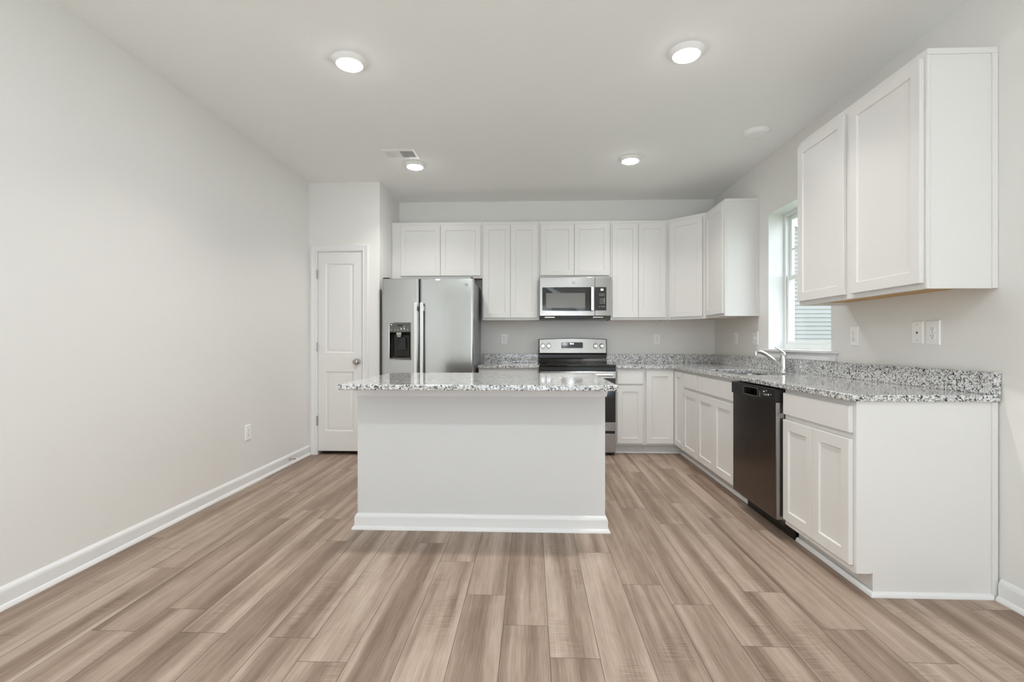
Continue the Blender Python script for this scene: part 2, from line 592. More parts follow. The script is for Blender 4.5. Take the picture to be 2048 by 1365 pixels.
lathe(b, [(0.0325, 0), (0.0325, 0.004), (0.029, 0.009), (0.013, 0.012), (0.0115, 0.026), (0.014, 0.032), (0.025, 0.038), (0.0285, 0.047), (0.0275, 0.056), (0.021, 0.062), (0.010, 0.0645)], 32, MY)
k = obj('door_knob', b, M_NICKEL, d, smooth=True)
k.location = (-1.752 - DX0, 0.002, 0.937)

# ------------------------------------------------------------------ cabinets
DT = 0.019
def door_bm(w, h, fr=0.055, rec=0.008, t=DT):
    bm = bmn()
    loft(bm, [rect(w, h, a, y) for a, y in ((0, 0), (0, -t + 0.0015), (0.0015, -t), (fr, -t), (fr + 0.0045, -t + rec))], True, True)
    return bm
def front_bm(w, h, t=DT):
    bm = bmn()
    loft(bm, [rect(w, h, a, y) for a, y in ((0, 0), (0, -t + 0.003), (0.003, -t))], True, True)
    return bm

def fronts(t, items):
    for kind, x0, x1, z0, z1 in items:
        bm = door_bm(x1 - x0, z1 - z0) if kind == 'door' else front_bm(x1 - x0, z1 - z0)
        o = obj({'door': 'door', 'drawer': 'drawer_front', 'false': 'false_drawer_front'}[kind], bm, M_CAB, t)
        o.location = (x0, -0.001, z0)

def upper(label, loc, rotz, w, d, h, items, group, wood=True):
    t = thing('upper_cabinet', label, 'cabinet', loc, rotz, group)
    bm = bmn()
    box(bm, 0, w, 0, 0.019, 0, h, 0.0012, 1)
    box(bm, 0, 0.013, 0.019, d, 0, h)
    box(bm, w - 0.013, w, 0.019, d, 0, h)
    box(bm, 0.013, w - 0.013, 0.019, d, h - 0.013, h)
    box(bm, 0.013, w - 0.013, d - 0.006, d, 0.02, h - 0.013)
    obj('cabinet_box', bm, M_CAB, t)
    bm = bmn(); box(bm, 0.013, w - 0.013, 0.019, d, 0.019, 0.0315)
    obj('bottom_panel', bm, M_WOODU if wood else M_CAB, t, label='bare wood underside' if wood else None)
    fronts(t, items)
    return t

def base(label, loc, rotz, w, d, h, items, group, toe=0.095, end=False):
    t = thing('base_cabinet', label, 'cabinet', loc, rotz, group)
    bm = bmn()
    box(bm, 0, w - (0.0128 if end else 0), 0, 0.019, toe, h, 0.0012, 1)
    box(bm, 0, 0.013, 0.019, d, toe, h)
    if not end: box(bm, w - 0.013, w, 0.019, d, toe, h)
    box(bm, 0.013, w - 0.013, 0.019, d, toe, toe + 0.013)
    box(bm, 0.013, w - 0.013, d - 0.006, d, toe + 0.013, h)
    obj('cabinet_box', bm, M_CAB, t)
    bm = bmn(); box(bm, 0, w - (0.018 if end else 0), 0.076, 0.088, 0, toe)
    obj('toe_kick', bm, M_CAB, t)
    fronts(t, items)
    return t

ZU, HU = 1.372, 1.066
DU = 0.303
YU = YB - 0.305
ZT = ZU + HU
RZ = -math.pi / 2
GU, GB = 'white upper cabinets', 'white base cabinets'

def up_back(label, x0, x1, z0, drs, depth=DU):
    items = [('door', a - x0, c - x0, 0.026, ZT - z0 - 0.036) for a, c in drs]
    return upper(label, (x0 + 0.0008, YU, z0), 0, x1 - x0 - 0.0016, depth, ZT - z0, items, GU)

up_back('short white two-door upper cabinet above the stainless refrigerator', -1.523, -0.532, 1.828, [(-1.423, -0.990), (-0.986, -0.552)])
up_back('tall white two-door upper cabinet between refrigerator and microwave', -0.532, 0.085, ZU, [(-0.518, -0.2295), (-0.2265, 0.062)])
up_back('short white two-door upper cabinet directly above the microwave', 0.085, 0.845, 1.826, [(0.100, 0.4555), (0.4585, 0.829)])
up_back('tall white two-door upper cabinet right of the microwave', 0.845, 1.453, ZU, [(0.862, 1.1375), (1.1405, 1.425)])

# diagonal corner cabinet
t = thing('upper_cabinet', 'white diagonal one-door upper cabinet across the corner of the room', 'cabinet', (1.453, YU, ZU), 0, GU)
XU = XR - 0.303
pl = [(0.0008, 0.0), (0.300, -0.301), (0.603, -0.301), (0.603, 0.303), (0.0008, 0.303)]
bm = bmn()
loft(bm, [[(x, y, z) for x, y in pl] for z in (0.030, HU)])
dl = math.hypot(0.2992, 0.301)
M45 = Matrix.Translation((0.0008, 0, 0)) @ Matrix.Rotation(math.atan2(-0.301, 0.2992), 4, 'Z')
bm2 = bmn(); box(bm2, 0.001, dl - 0.001, 0.0, 0.019, 0, 0.0299); bm2.transform(M45)
me_ = bpy.data.meshes.new('tmp'); bm2.to_mesh(me_); bm.from_mesh(me_); bm2.free(); bpy.data.meshes.remove(me_)
obj('cabinet_box', bm, M_CAB, t)
bm = bmn(); loft(bm, [[(x, y, z) for x, y in ((0.03, 0.0), (0.30, -0.272), (0.59, -0.285), (0.59, 0.29), (0.02, 0.29))] for z in (0.021, 0.0299)])
obj('bottom_panel', bm, M_WOODU, t, label='bare wood underside')
bm = door_bm(dl - 0.066, HU - 0.062); bm.transform(M45 @ Matrix.Translation((0.033, -0.001, 0.026)))
obj('door', bm, M_CAB, t)

def up_right(label, y1, y0, drs):
    """run along the right wall: y1 far end, y0 near end"""
    items = [('door', y1 - a, y1 - c, 0.026, HU - 0.036) for a, c in drs]
    return upper(label, (XU, y1 - 0.0008, ZU), RZ, y1 - y0 - 0.0016, 0.302, HU, items, GU)
t = up_right('white one-door upper cabinet between corner cabinet and window', 4.992, 4.525, [(4.972, 4.538)])
def scribe(t, w, d, h):
    bm = bmn()
    box(bm, w, w + 0.006, 0.0, d, h - 0.026, h, 0.001, 1)
    box(bm, w, w + 0.006, d - 0.024, d, 0.0, h - 0.0262, 0.001, 1)
    box(bm, w, w + 0.004, 0.0, 0.008, 0.0, h - 0.0262, 0.001, 1)
    obj('scribe_molding', bm, M_CAB, t)
scribe(t, 0.4655, 0.302, HU)
t = up_right('large white two-door upper cabinet right of the window, nearest the viewer', 3.288, 2.250, [(3.272, 2.800), (2.748, 2.264)])
scribe(t, 1.0365, 0.302, HU)

# base cabinets: back run
YBF = YB - 0.61
HB = 0.8685
Z1, Z2, Z3, Z4 = 0.114, 0.690, 0.712, 0.846
def base_back(label, x0, x1, items):
    items = [(k, a - x0, c - x0, z0, z1) for k, a, c, z0, z1 in items]
    return base(label, (x0 + 0.0008, YBF, 0), 0, x1 - x0 - 0.0016, 0.605, HB, items, GB)
base_back('white base cabinet between refrigerator and range under short granite counter', -0.541, 0.078, [('drawer', -0.525, 0.062, Z3, Z4), ('door', -0.525, -0.233, Z1, Z2), ('door', -0.230, 0.062, Z1, Z2)])
base_back('narrow white base cabinet with one drawer and door, right of the range', 0.8445, 1.144, [('drawer', 0.860, 1.121, Z3, Z4), ('door', 0.860, 1.121, Z1, Z2)])
# corner cabinet with two doors meeting in the corner
XBF = XR - 0.61
t = thing('base_cabinet', 'white corner base cabinet with two tall doors meeting at right angles', 'cabinet', (1.144, YBF, 0), 0, GB)
bm = bmn()
yc = 4.690 - YBF
xc = XBF - 1.144
pl = [(0.0008, 0), (xc, 0), (xc, yc), (0.911, yc), (0.911, 0.605), (0.0008, 0.605)]
loft(bm, [[(x, y, z) for x, y in pl] for z in (0.095, HB)])
obj('cabinet_box', bm, M_CAB, t)
pk = [(0.0008, 0.076), (xc + 0.076, 0.076), (xc + 0.076, yc), (xc + 0.09, yc), (xc + 0.09, 0.09), (0.0008, 0.09)]
bm = bmn(); loft(bm, [[(x, y, z) for x, y in pk] for z in (0, 0.0949)])
obj('toe_kick', bm, M_CAB, t)
bm = door_bm(1.424 - 1.154, Z4 - Z1); o = obj('door', bm, M_CAB, t); o.location = (1.154 - 1.144, -0.001, Z1)
bm = door_bm(4.968 - 4.700, Z4 - Z1); bm.transform(Matrix.Rotation(RZ, 4, 'Z')); o = obj('door', bm, M_CAB, t); o.location = (xc - 0.001, 4.968 - YBF, Z1)

def base_right(label, y1, y0, items, end=False):
    items = [(k, y1 - a, y1 - c, z0, z1) for k, a, c, z0, z1 in items]
    return base(label, (XBF, y1 - 0.0008, 0), RZ, y1 - y0 - 0.0016, 0.606, HB, items, GB, end=end)
base_right('narrow white base cabinet with one drawer and door, beside the corner cabinet', 4.690, 4.292, [('drawer', 4.680, 4.306, Z3, Z4), ('door', 4.680, 4.306, Z1, Z2)])
base_right('white two-door sink base cabinet left of the dishwasher', 4.292, 3.474, [('false', 4.280, 3.526, Z3, Z4), ('door', 4.280, 3.9045, Z1, Z2), ('door', 3.9015, 3.526, Z1, Z2)])
EY1, EY0 = 2.858, 2.245
t = base_right('white base cabinet at the end of the run, right of the dishwasher', EY1, EY0, [('drawer', 2.846, 2.268, 0.725, 0.846), ('door', 2.846, 2.5585, 0.130, 0.695), ('door', 2.5555, 2.268, 0.130, 0.695)], end=True)
W = EY1 - EY0 - 0.0016
bm = bmn()                                    # notched end panel
pp = [(0.0, 0.100), (0.066, 0.100), (0.066, 0.104), (0.0705, 0.104), (0.0705, 0.0), (0.606, 0.0), (0.606, HB), (0.0, HB)]
loft(bm, [[(x, y, z) for y, z in pp] for x in (W - 0.0125, W + 0.0008)])
obj('end_panel', bm, M_CAB, t)
bm = bmn()
box(bm, W + 0.0008, W + 0.007, 0.579, 0.604, 0.0, HB, 0.001, 1)
obj('scribe_molding', bm, M_CAB, t)

# shoe mould along the toe kicks
SHOE = [(0, 0), (0.014, 0), (0.014, 0.006), (0.011, 0.015), (0.006, 0.020), (0, 0.022)]
b = bmn(); sweep(b, [(0.8465, YBF + 0.0755), (XBF + 0.0755, YBF + 0.0755), (XBF + 0.0755, 3.476)], SHOE)
obj('trim_1', b, M_TRIM, kind='structure', smooth=True)
b = bmn(); sweep(b, [(XBF + 0.0703, EY1 - 0.002), (XBF + 0.0703, EY0), (XR - 0.029, EY0)], SHOE)
obj('trim_2', b, M_TRIM, kind='structure', smooth=True)

# ------------------------------------------------------------------ granite counters
def slab_bm(outer, hole, z0, z1):
    bm = bmn()
    for z in (z0, z1):
        es = []
        for lp in [outer] + ([hole] if hole else []):
            vs = [bm.verts.new((x, y, z)) for x, y in lp]
            es += [bm.edges.new((vs[i], vs[(i + 1) % len(vs)])) for i in range(len(vs))]
        bmesh.ops.triangle_fill(bm, use_beauty=True, use_dissolve=False, edges=es)
    for lp in [outer] + ([hole] if hole else []):
        n = len(lp)
        for i in range(n):
            a, c = lp[i], lp[(i + 1) % n]
            bm.faces.new([bm.verts.new(p) for p in ((*a, z0), (*c, z0), (*c, z1), (*a, z1))])
    bmesh.ops.remove_doubles(bm, verts=bm.verts[:], dist=1e-6)
    return bm
ZK0, ZK = 0.870, 0.900
XCF, YCF = 1.418, 4.952
CX, CY = 1.0, 3.9
SKX, SKY, SKW, SKD = 1.700, 3.905, 0.40, 0.70
t = thing('countertop', 'L-shaped speckled granite countertop with backsplash over the corner run', 'countertop', (CX, CY, ZK0), 0, None)
outer = [(0.8455, YCF), (XCF, YCF), (XCF, 2.228), (XR - 0.004, 2.228), (XR - 0.004, YB - 0.003), (0.8455, YB - 0.003)]
outer = [(x - CX, y - CY) for x, y in outer]
hole = [(x - CX, y - CY) for x, y in rrect(SKX, SKY, SKW, SKD, 0.07)]
obj('slab', slab_bm(outer, hole, 0, 0.030), M_GRANITE, t, bevel=0.004)
b = bmn(); box(b, 0.8455 - CX, XR - 0.032 - CX, YB - 0.031 - CY, YB - 0.003 - CY, 0.0302, 0.130, 0.002, 1)
obj('backsplash', b, M_GRANITE, t)
b = bmn(); box(b, XR - 0.031 - CX, XR - 0.003 - CX, 2.228 - CY, YB - 0.003 - CY, 0.0302, 0.130, 0.002, 1)
obj('backsplash', b, M_GRANITE, t)

t = thing('countertop', 'short speckled granite countertop between refrigerator and range', 'countertop', (-0.23, 5.27, ZK0))
obj('slab', slab_bm([(-0.316, YCF - 5.27), (0.3085, YCF - 5.27), (0.3085, 0.327), (-0.316, 0.327)], None, 0, 0.030), M_GRANITE, t, bevel=0.004)
b = bmn(); box(b, -0.316, 0.3035, 0.299, 0.327, 0.0302, 0.130, 0.002, 1)
obj('backsplash', b, M_GRANITE, t)

# ------------------------------------------------------------------ sink and faucet
t = thing('kitchen_sink', 'undermount stainless sink basin sunk into the granite below the window', 'sink', (SKX, SKY, 0.68))
def rr(w, d, r, z): return [(x, y, z) for x, y in rrect(0, 0, w, d, r)]
b = bmn()
loft(b, [rr(SKW + 0.05, SKD + 0.05, 0.08, 0.1895), rr(SKW + 0.006, SKD + 0.006, 0.07, 0.1895), rr(SKW, SKD, 0.07, 0.18), rr(SKW - 0.02, SKD - 0.02, 0.07, 0.02), rr(SKW - 0.07, SKD - 0.07, 0.06, 0.0)], False, True)
obj('basin', b, M_STEEL, t, smooth=True)
b = bmn(); lathe(b, [(0.056, 0.0005), (0.056, 0.003), (0.045, 0.0035), (0.04, 0.001), (0.012, 0.001)], 28)
obj('drain', b, M_CHROME, t, smooth=True)

FX, FY = 1.966, 3.907
t = thing('faucet', 'chrome single-lever kitchen faucet standing behind the sink', 'faucet', (FX, FY, ZK + 0.0005))
b = bmn(); lathe(b, [(0.033, 0), (0.033, 0.005), (0.029, 0.011), (0.0255, 0.016), (0.0245, 0.03), (0.0245, 0.105), (0.0235, 0.125), (0.019, 0.143), (0.011, 0.153), (0.003, 0.156)], 30)
obj('faucet_body', b, M_CHROME, t, smooth=True)
b = bmn()
sp = smooth_path([(-0.012, 0, 0.044), (-0.05, 0.0, 0.072), (-0.105, 0, 0.115), (-0.150, 0, 0.146), (-0.180, 0, 0.157), (-0.203, 0, 0.156), (-0.214, 0, 0.148)], 5)
tube(b, sp, [0.0165 - 0.0045 * i / (len(sp) - 1) for i in range(len(sp))], 16)
obj('spout', b, M_CHROME, t, smooth=True)
b = bmn(); lathe(b, [(0.0115, 0.0), (0.0125, 0.004), (0.0125, 0.022), (0.011, 0.026)], 20, Matrix.Translation((-0.211, 0, 0.126)))
obj('aerator', b, M_CHROME, t, smooth=True)
b = bmn()
hp = smooth_path([(0.002, 0, 0.150), (-0.016, 0, 0.163), (-0.040, 0, 0.179), (-0.066, 0, 0.194)], 5)
tube(b, hp, [0.0125 - 0.005 * i / (len(hp) - 1) for i in range(len(hp))], 14, 0.6)
obj('lever_handle', b, M_CHROME, t, smooth=True)

# ------------------------------------------------------------------ island
IX0, IX1, IY0 = -1.058, 0.439, 2.945
t = thing('kitchen_island', 'white painted kitchen island with baseboard in the middle of the floor', 'kitchen island', ((IX0 + IX1) / 2, 3.3, 0))
ix, iy = -(IX0 + IX1) / 2, -3.3
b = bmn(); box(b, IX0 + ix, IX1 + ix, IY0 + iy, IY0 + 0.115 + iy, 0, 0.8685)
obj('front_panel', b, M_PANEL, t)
b = bmn()
box(b, IX0 + 0.002 + ix, IX1 - 0.002 + ix, IY0 + 0.1155 + iy, 3.665 + iy, 0.095, 0.8685)
box(b, IX0 + 0.002 + ix, IX1 - 0.002 + ix, IY0 + 0.1155 + iy, 3.59 + iy, 0.0, 0.0949)
obj('cabinet_box', b, M_CAB, t)
bi = [(IX0 + ix, IY0 + 0.60 + iy), (IX0 + ix, IY0 + iy), (IX1 + ix, IY0 + iy), (IX1 + ix, IY0 + 0.60 + iy)]
b = bmn(); sweep(b, bi, [(-0.001, 0.0), (0.015, 0.0), (0.015, 0.070), (0.011, 0.080), (0.009, 0.086), (0.003, 0.093), (-0.001, 0.095)])
obj('baseboard', b, M_TRIM, t, smooth=True)
b = bmn(); sweep(b, bi, [(0.0152, 0.0), (0.028, 0.0), (0.028, 0.008), (0.023, 0.017), (0.0152, 0.022)])
obj('shoe_molding', b, M_TRIM, t, smooth=True)
b = bmn(); sweep(b, bi, [(-0.001, 0.808), (0.008, 0.808), (0.009, 0.813), (0.012, 0.835), (0.018, 0.860), (0.018, 0.8685), (-0.001, 0.8685)])
obj('cove_molding', b, M_TRIM, t, smooth=True)
b = bmn()
x0, x1, y0, y1 = -1.073 + ix, 0.467 + ix, 2.652 + iy, 3.74 + iy
obj_ = obj('island_countertop', slab_bm([(x0, y0), (x1, y0), (x1, y1), (x0, y1)], None, 0, 0.030), M_GRANITE, None, bevel=0.005, loc=(-ix, -iy, 0.870))
tag(obj_, 'rectangular speckled granite slab on top of the white island', 'countertop')

# ------------------------------------------------------------------ refrigerator
FX0, FX1, FYF = -1.485, -0.570, 4.80
t = thing('refrigerator', 'stainless side-by-side refrigerator with ice and water dispenser', 'refrigerator', ((FX0 + FX1) / 2, 5.2, 0))
fx, fy = -(FX0 + FX1) / 2, -5.2
b = bmn(); box(b, FX0 + 0.004 + fx, FX1 - 0.004 + fx, 4.885 + fy, 5.54 + fy, 0.02, 1.735, 0.004, 2)
obj('case', b, M_CASE, t, label='dark grey textured case')
b = bmn(); box(b, FX0 + 0.02 + fx, FX1 - 0.02 + fx, 4.865 + fy, 4.884 + fy, 0.02, 0.10)
obj('base_grille', b, M_BLACKP, t)

def fdoor(x0, x1, z0, z1, yf, yb, holes=None, rad=0.022):
    """door with rounded vertical edges; hole = (xa, xb, za, zb, depth)"""
    bm = bmn()
    prof = [(x0, yb)]
    for k in range(7):
        a = math.radians(90 * k / 6)
        prof.append((x0 + rad - rad * math.cos(a), yf + rad - rad * math.sin(a)))
    xs = [holes[0], holes[1]] if holes else []
    flat0 = len(prof) - 1
    for x in xs: prof.append((x, yf))
    for k in range(7):
        a = math.radians(90 * k / 6)
        prof.append((x1 - rad + rad * math.sin(a), yf + rad - rad * math.cos(a)))
    prof.append((x1, yb))
    zs = [z0 + 0.003] + ([holes[2], holes[3]] if holes else []) + [z1 - 0.003]
    grid = [[bm.verts.new((x, y, z)) for x, y in prof] for z in zs]
    cx = (x0 + x1) / 2
    def ring(z):
        return [bm.verts.new((x + (0.002 if x < cx else -0.002), min(y + 0.003, yb), z)) for x, y in prof]
    lo, hi = ring(z0), ring(z1)
    rows = [lo] + grid + [hi]
    for r_, (a, c) in enumerate(zip(rows, rows[1:])):
        for i in range(len(prof) - 1):
            if holes and r_ == 2 and i == flat0 + 1: continue
            bm.faces.new((a[i], a[i + 1], c[i + 1], c[i]))
    bm.faces.new(lo); bm.faces.new(hi)
    for i in range(len(rows) - 1):
        bm.faces.new((rows[i][0], rows[i][-1], rows[i + 1][-1], rows[i + 1][0]))
    if holes:
        xa, xb, za, zb, dep = holes
        loft(bm, [rect(xb - xa, zb - za, a, y, xa, za) for a, y in ((0, yf), (0.002, yf + 0.004))], False, False)
    bmesh.ops.remove_doubles(bm, verts=bm.verts[:], dist=1e-6)
    return bm
HX0, HX1, HZ0, HZ1 = -1.408 + fx, -1.192 + fx, 0.962, 1.326
fd = obj('freezer_door', fdoor(FX0 + fx, -1.1115 + fx, 0.11, 1.763, FYF + fy, 4.88 + fy, (HX0, HX1, HZ0, HZ1, 0.06)), M_FRIDGE, t, smooth=True, label='narrow stainless freezer door')
rd = obj('fridge_door', fdoor(-1.1045 + fx, FX1 + fx, 0.11, 1.763, FYF + fy, 4.88 + fy), M_FRIDGE, t, smooth=True, label='wide stainless fridge door')
def bar_handle(x0, x1, z0, z1, par):
    bm = bmn()
    y = FYF + fy
    box(bm, x0, x1, y - 0.062, y - 0.042, z0, z1, 0.008, 3)
    for z in (z0 + 0.03, z1 - 0.08):
        box(bm, x0 + 0.008, x1 - 0.008, y - 0.043, y + 0.001, z, z + 0.05, 0.004, 2)
    obj('handle', bm, M_HANDLE, par, smooth=True)
bar_handle(-1.155 + fx, -1.117 + fx, 0.50, 1.522, fd)
bar_handle(-1.092 + fx, -1.056 + fx, 0.50, 1.522, rd)
# dispenser: bezel, control panel, cavity, chute, paddle, drip tray
b = bmn()
yb_ = FYF + fy
loft(b, [rect(HX1 - HX0, HZ1 - HZ0, a, y, HX0, HZ0) for a, y in ((-0.005, yb_ - 0.0005), (-0.002, yb_ - 0.004), (0.003, yb_ - 0.002), (0.006, yb_ + 0.004))], False, False)
obj('dispenser_bezel', b, M_STEEL, fd, smooth=True)
b = bmn()
loft(b, [rect(HX1 - HX0 - 0.006, 0.2675, a, y, HX0 + 0.003, HZ0 + 0.003) for a, y in ((0.0, yb_ + 0.0045), (0.006, yb_ + 0.045), (0.03, yb_ + 0.066))], False, True)
obj('dispenser_cavity', b, M_BLACKP, fd, smooth=True)
b = bmn(); box(b, HX0 + 0.004, HX1 - 0.004, yb_ + 0.001, yb_ + 0.03, 1.232, HZ1 - 0.003, 0.003, 2)
cp = obj('control_panel', b, M_DARKGREY, fd)
b = bmn(); box(b, HX0 + 0.08, HX0 + 0.135, yb_ + 0.0, yb_ + 0.0009, 1.292, 1.305)
obj('display', b, M_BLACKG, fd)
mk = []
for ux, uz, s in ((0.021, 1.309, 0.0034), (0.120, 1.270, 0.0034), (0.150, 1.270, 0.0034), (0.150, 1.289, 0.0022)):
    mk.append((HX0 + ux - s, HX0 + ux + s, yb_ + 0.0, yb_ + 0.0009, uz - s * 0.8, uz + s * 0.8))
marks('indicator_light', mk, M_LED, fd)
mk = []
for ux in (0.021, 0.058, 0.086, 0.120, 0.150, 0.184):
    mk.append((HX0 + ux - 0.0055, HX0 + ux + 0.0055, yb_ + 0.0, yb_ + 0.0009, 1.2545, 1.2605))
marks('button_legend', mk, M_INK, fd)
b = bmn()
loft(b, [[(HX0 + 0.095 + sx * a, yb_ + 0.02 + sy * c, z) for sx, sy in ((-1, -1), (1, -1), (1, 1), (-1, 1))] for a, c, z in ((0.024, 0.012, 1.231), (0.024, 0.012, 1.206), (0.018, 0.010, 1.200), (0.017, 0.010, 1.186))])
obj('water_chute', b, M_STEEL, fd)
b = bmn()
loft(b, [[(HX0 + 0.125 + sx * a, y + sy * 0.003, z) for sx, sy in ((-1, -1), (1, -1), (1, 1), (-1, 1))] for a, y, z in ((0.026, yb_ + 0.040, 1.185), (0.036, yb_ + 0.024, 1.085), (0.037, yb_ + 0.021, 1.062))])
obj('paddle', b, M_BLACKG, fd)
b = bmn(); box(b, HX0 + 0.0035, HX1 - 0.0035, yb_ - 0.010, yb_ + 0.05, HZ0 + 0.004, HZ0 + 0.016, 0.003, 2)
obj('drip_tray', b, M_DARKGREY, fd)
# round badge with a scroll monogram
def badge(par, x, y, z, r, mat0, mat1):
    bm = bmn()
    lathe(bm, [(r, 0), (r, 0.002), (r * 0.86, 0.0028), (r * 0.8, 0.002)], 28, Matrix.Translation((x, y, z)) @ MY)
    o = obj('badge', bm, mat0, par, smooth=True)
    bm = bmn()
    def arc(cx, cz, rad, a0, a1, n=12):
        return [(x + r * (cx + rad * math.cos(math.radians(a0 + (a1 - a0) * k / n))), y - 0.0032, z + r * (cz + rad * math.sin(math.radians(a0 + (a1 - a0) * k / n)))) for k in range(n + 1)]
    w = r * 0.07
    tube(bm, arc(-0.20, 0.02, 0.36, 40, 330), w, 6)
    tube(bm, arc(-0.16, -0.14, 0.20, -10, 150), w, 6)
    tube(bm, arc(0.30, 0.20, 0.22, 20, 270), w, 6)
    tube(bm, arc(0.30, -0.22, 0.24, 90, 340), w, 6)
    obj('monogram', bm, mat1, o, smooth=True)
badge(rd, -0.640 + fx, yb_ - 0.0002, 1.700, 0.019, M_NICKEL, M_INKD)
b = bmn()
box(b, FX0 + 0.01 + fx, FX0 + 0.075 + fx, 4.812 + fy, 4.90 + fy, 1.7635, 1.776, 0.003, 2)
obj('hinge_cover', b, M_BLACKP, t)
b = bmn()
box(b, FX1 - 0.03 + fx, FX1 - 0.008 + fx, 4.812 + fy, 4.90 + fy, 1.7635, 1.776, 0.003, 2)
obj('hinge_cover', b, M_BLACKP, t)
for q in (-0.40, 0.40):
    b = bmn(); lathe(b, [(0.02, 0), (0.02, 0.0195)], 14, Matrix.Translation((q, -0.25, 0)))
    obj('foot', b, M_BLACKP, t)
b = bmn(); lathe(b, [(0.028, 0.0), (0.028, 0.0012), (0.020, 0.0012)], 24, Matrix.Translation((-0.925 + fx, yb_ - 0.0002, 1.752)) @ Matrix.Diagonal((1.0, 1, 0.32, 1)) @ MY)
obj('door_sticker', b, M_PLASTIC, rd)

# ------------------------------------------------------------------ seven-segment digits
SEG = {'0': 'abcdef', '1': 'bc', '2': 'abged', '3': 'abgcd', '4': 'fgbc', '5': 'afgcd', '6': 'afgedc', '8': 'abcdefg', 'E': 'afged', ':': ''}
def digits(bm, s, x, y, z, w, h, gap, th):
    for ch in s:
        if ch == ':':
            for q in (0.3, 0.7):
                box(bm, x, x + th, y, y + 0.0006, z + h * q - th / 2, z + h * q + th / 2)
            x += th + gap
            continue
        R_ = {'a': (0, w, h - th, h), 'd': (0, w, 0, th), 'g': (0, w, h / 2 - th / 2, h / 2 + th / 2), 'f': (0, th, h / 2, h), 'b': (w - th, w, h / 2, h), 'e': (0, th, 0, h / 2), 'c': (w - th, w, 0, h / 2)}
        for q in SEG[ch]:
            a = R_[q]
            box(bm, x + a[0], x + a[1], y, y + 0.0006, z + a[2], z + a[3])
        x += w + gap

# ------------------------------------------------------------------ range
RX0, RX1 = 0.0815, 0.8415
t = thing('range', 'freestanding stainless and black glass electric range under the microwave', 'stove', ((RX0 + RX1) / 2, 5.25, 0))
rx, ry = -(RX0 + RX1) / 2, -5.25
HWR = (RX1 - RX0) / 2
b = bmn(); box(b, -HWR + 0.003, HWR - 0.003, 4.965 + ry, 5.565 + ry, 0.012, 0.889, 0.002, 1)
obj('oven_body', b, M_BLACKP, t)
b = bmn()
ct = [(-HWR, 4.905 + ry), (HWR, 4.905 + ry), (HWR, 5.515 + ry), (-HWR, 5.515 + ry)]
loft(b, [[(x, y, z) for x, y in ct] for z in (0.8895, 0.911)])
ck = obj('cooktop', b, M_BLACKG, t, bevel=0.006)
for bx, by, r_ in ((-0.19, 5.05, 0.105), (0.19, 5.05, 0.085), (-0.19, 5.36, 0.08), (0.19, 5.36, 0.105)):
    b = bmn()
    lathe(b, [(r_, 0), (r_, 0.0003), (r_ - 0.003, 0.0003), (r_ - 0.003, 0)], 40, Matrix.Translation((bx, by + ry, 0.9111)), False, False)
    obj('burner_ring', b, M_DARKGREY, ck)
b = bmn(); box(b, -HWR + 0.001, HWR - 0.001, 4.925 + ry, 4.9645 + ry, 0.845, 0.889, 0.003, 2)
obj('front_trim', b, M_BLACKP, t)
yd = 4.920 + ry
b = bmn()
box(b, -HWR + 0.002, HWR - 0.002, yd, 4.964 + ry, 0.772, 0.843, 0.004, 2)
box(b, -HWR + 0.002, HWR - 0.002, yd, 4.964 + ry, 0.246, 0.334, 0.004, 2)
box(b, -HWR + 0.002, HWR - 0.002, yd + 0.006, 4.964 + ry, 0.333, 0.773)
od = obj('oven_door', b, M_STEEL, t)
b = bmn(); box(b, -HWR + 0.003, HWR - 0.003, yd + 0.0005, yd + 0.0058, 0.3345, 0.7715, 0.001, 1)
obj('oven_window', b, M_BLACKG, od)
b = bmn()
tube(b, [(-0.34, yd - 0.045, 0.808), (0.34, yd - 0.045, 0.808)], 0.013, 16)
for q in (-0.30, 0.30): tube(b, [(q, yd - 0.045, 0.808), (q, yd + 0.001, 0.808)], 0.010, 12)
obj('handle', b, M_HANDLE, od, smooth=True)
b = bmn(); box(b, -HWR + 0.002, HWR - 0.002, yd, 4.964 + ry, 0.030, 0.222, 0.004, 2)
obj('storage_drawer', b, M_STEEL, t)
for q in (-0.33, 0.33):
    for fy_ in (4.99, 5.52):
        b = bmn(); lathe(b, [(0.018, 0.0), (0.018, 0.0119)], 12, Matrix.Translation((q, fy_ + ry, 0)))
        obj('levelling_foot', b, M_BLACKP, t)
# backguard: black lower body leaning back, stainless control fascia with an arched top
b = bmn()
pr = [(5.500, 0.9115), (5.566, 0.9115), (5.566, 1.168), (5.530, 1.168), (5.512, 1.010), (5.533, 1.000), (5.530, 0.96), (5.512, 0.928)]
loft(b, [[(x, y + ry, z) for y, z in pr] for x in (-HWR + 0.0, HWR - 0.0)])
bg = obj('backguard', b, M_BLACKP, t, bevel=0.004)
def tilt(z): return 5.512 + (z - 1.010) * (0.018 / 0.158) + ry
b = bmn()
n = 16
loA, hiA = [], []
xs = [-HWR + 0.010 + (2 * HWR - 0.020) * i / n for i in range(n + 1)]
top = [(x, 1.162 + 0.010 * (1 - (x / HWR) ** 2)) for x in xs]
polyA = [(xs[0], 1.014)] + top + [(xs[-1], 1.014)]
polyA = [(xs[0], 1.014), (xs[-1], 1.014)] + top[::-1]
loft(b, [[(x, tilt(z) - 0.0005, z) for x, z in polyA], [(x, tilt(z) - 0.006, z) for x, z in polyA]])
obj('control_fascia', b, M_STEEL, bg)
b = bmn()
polyB = [(x * 1.02, z + 0.006) for x, z in top]
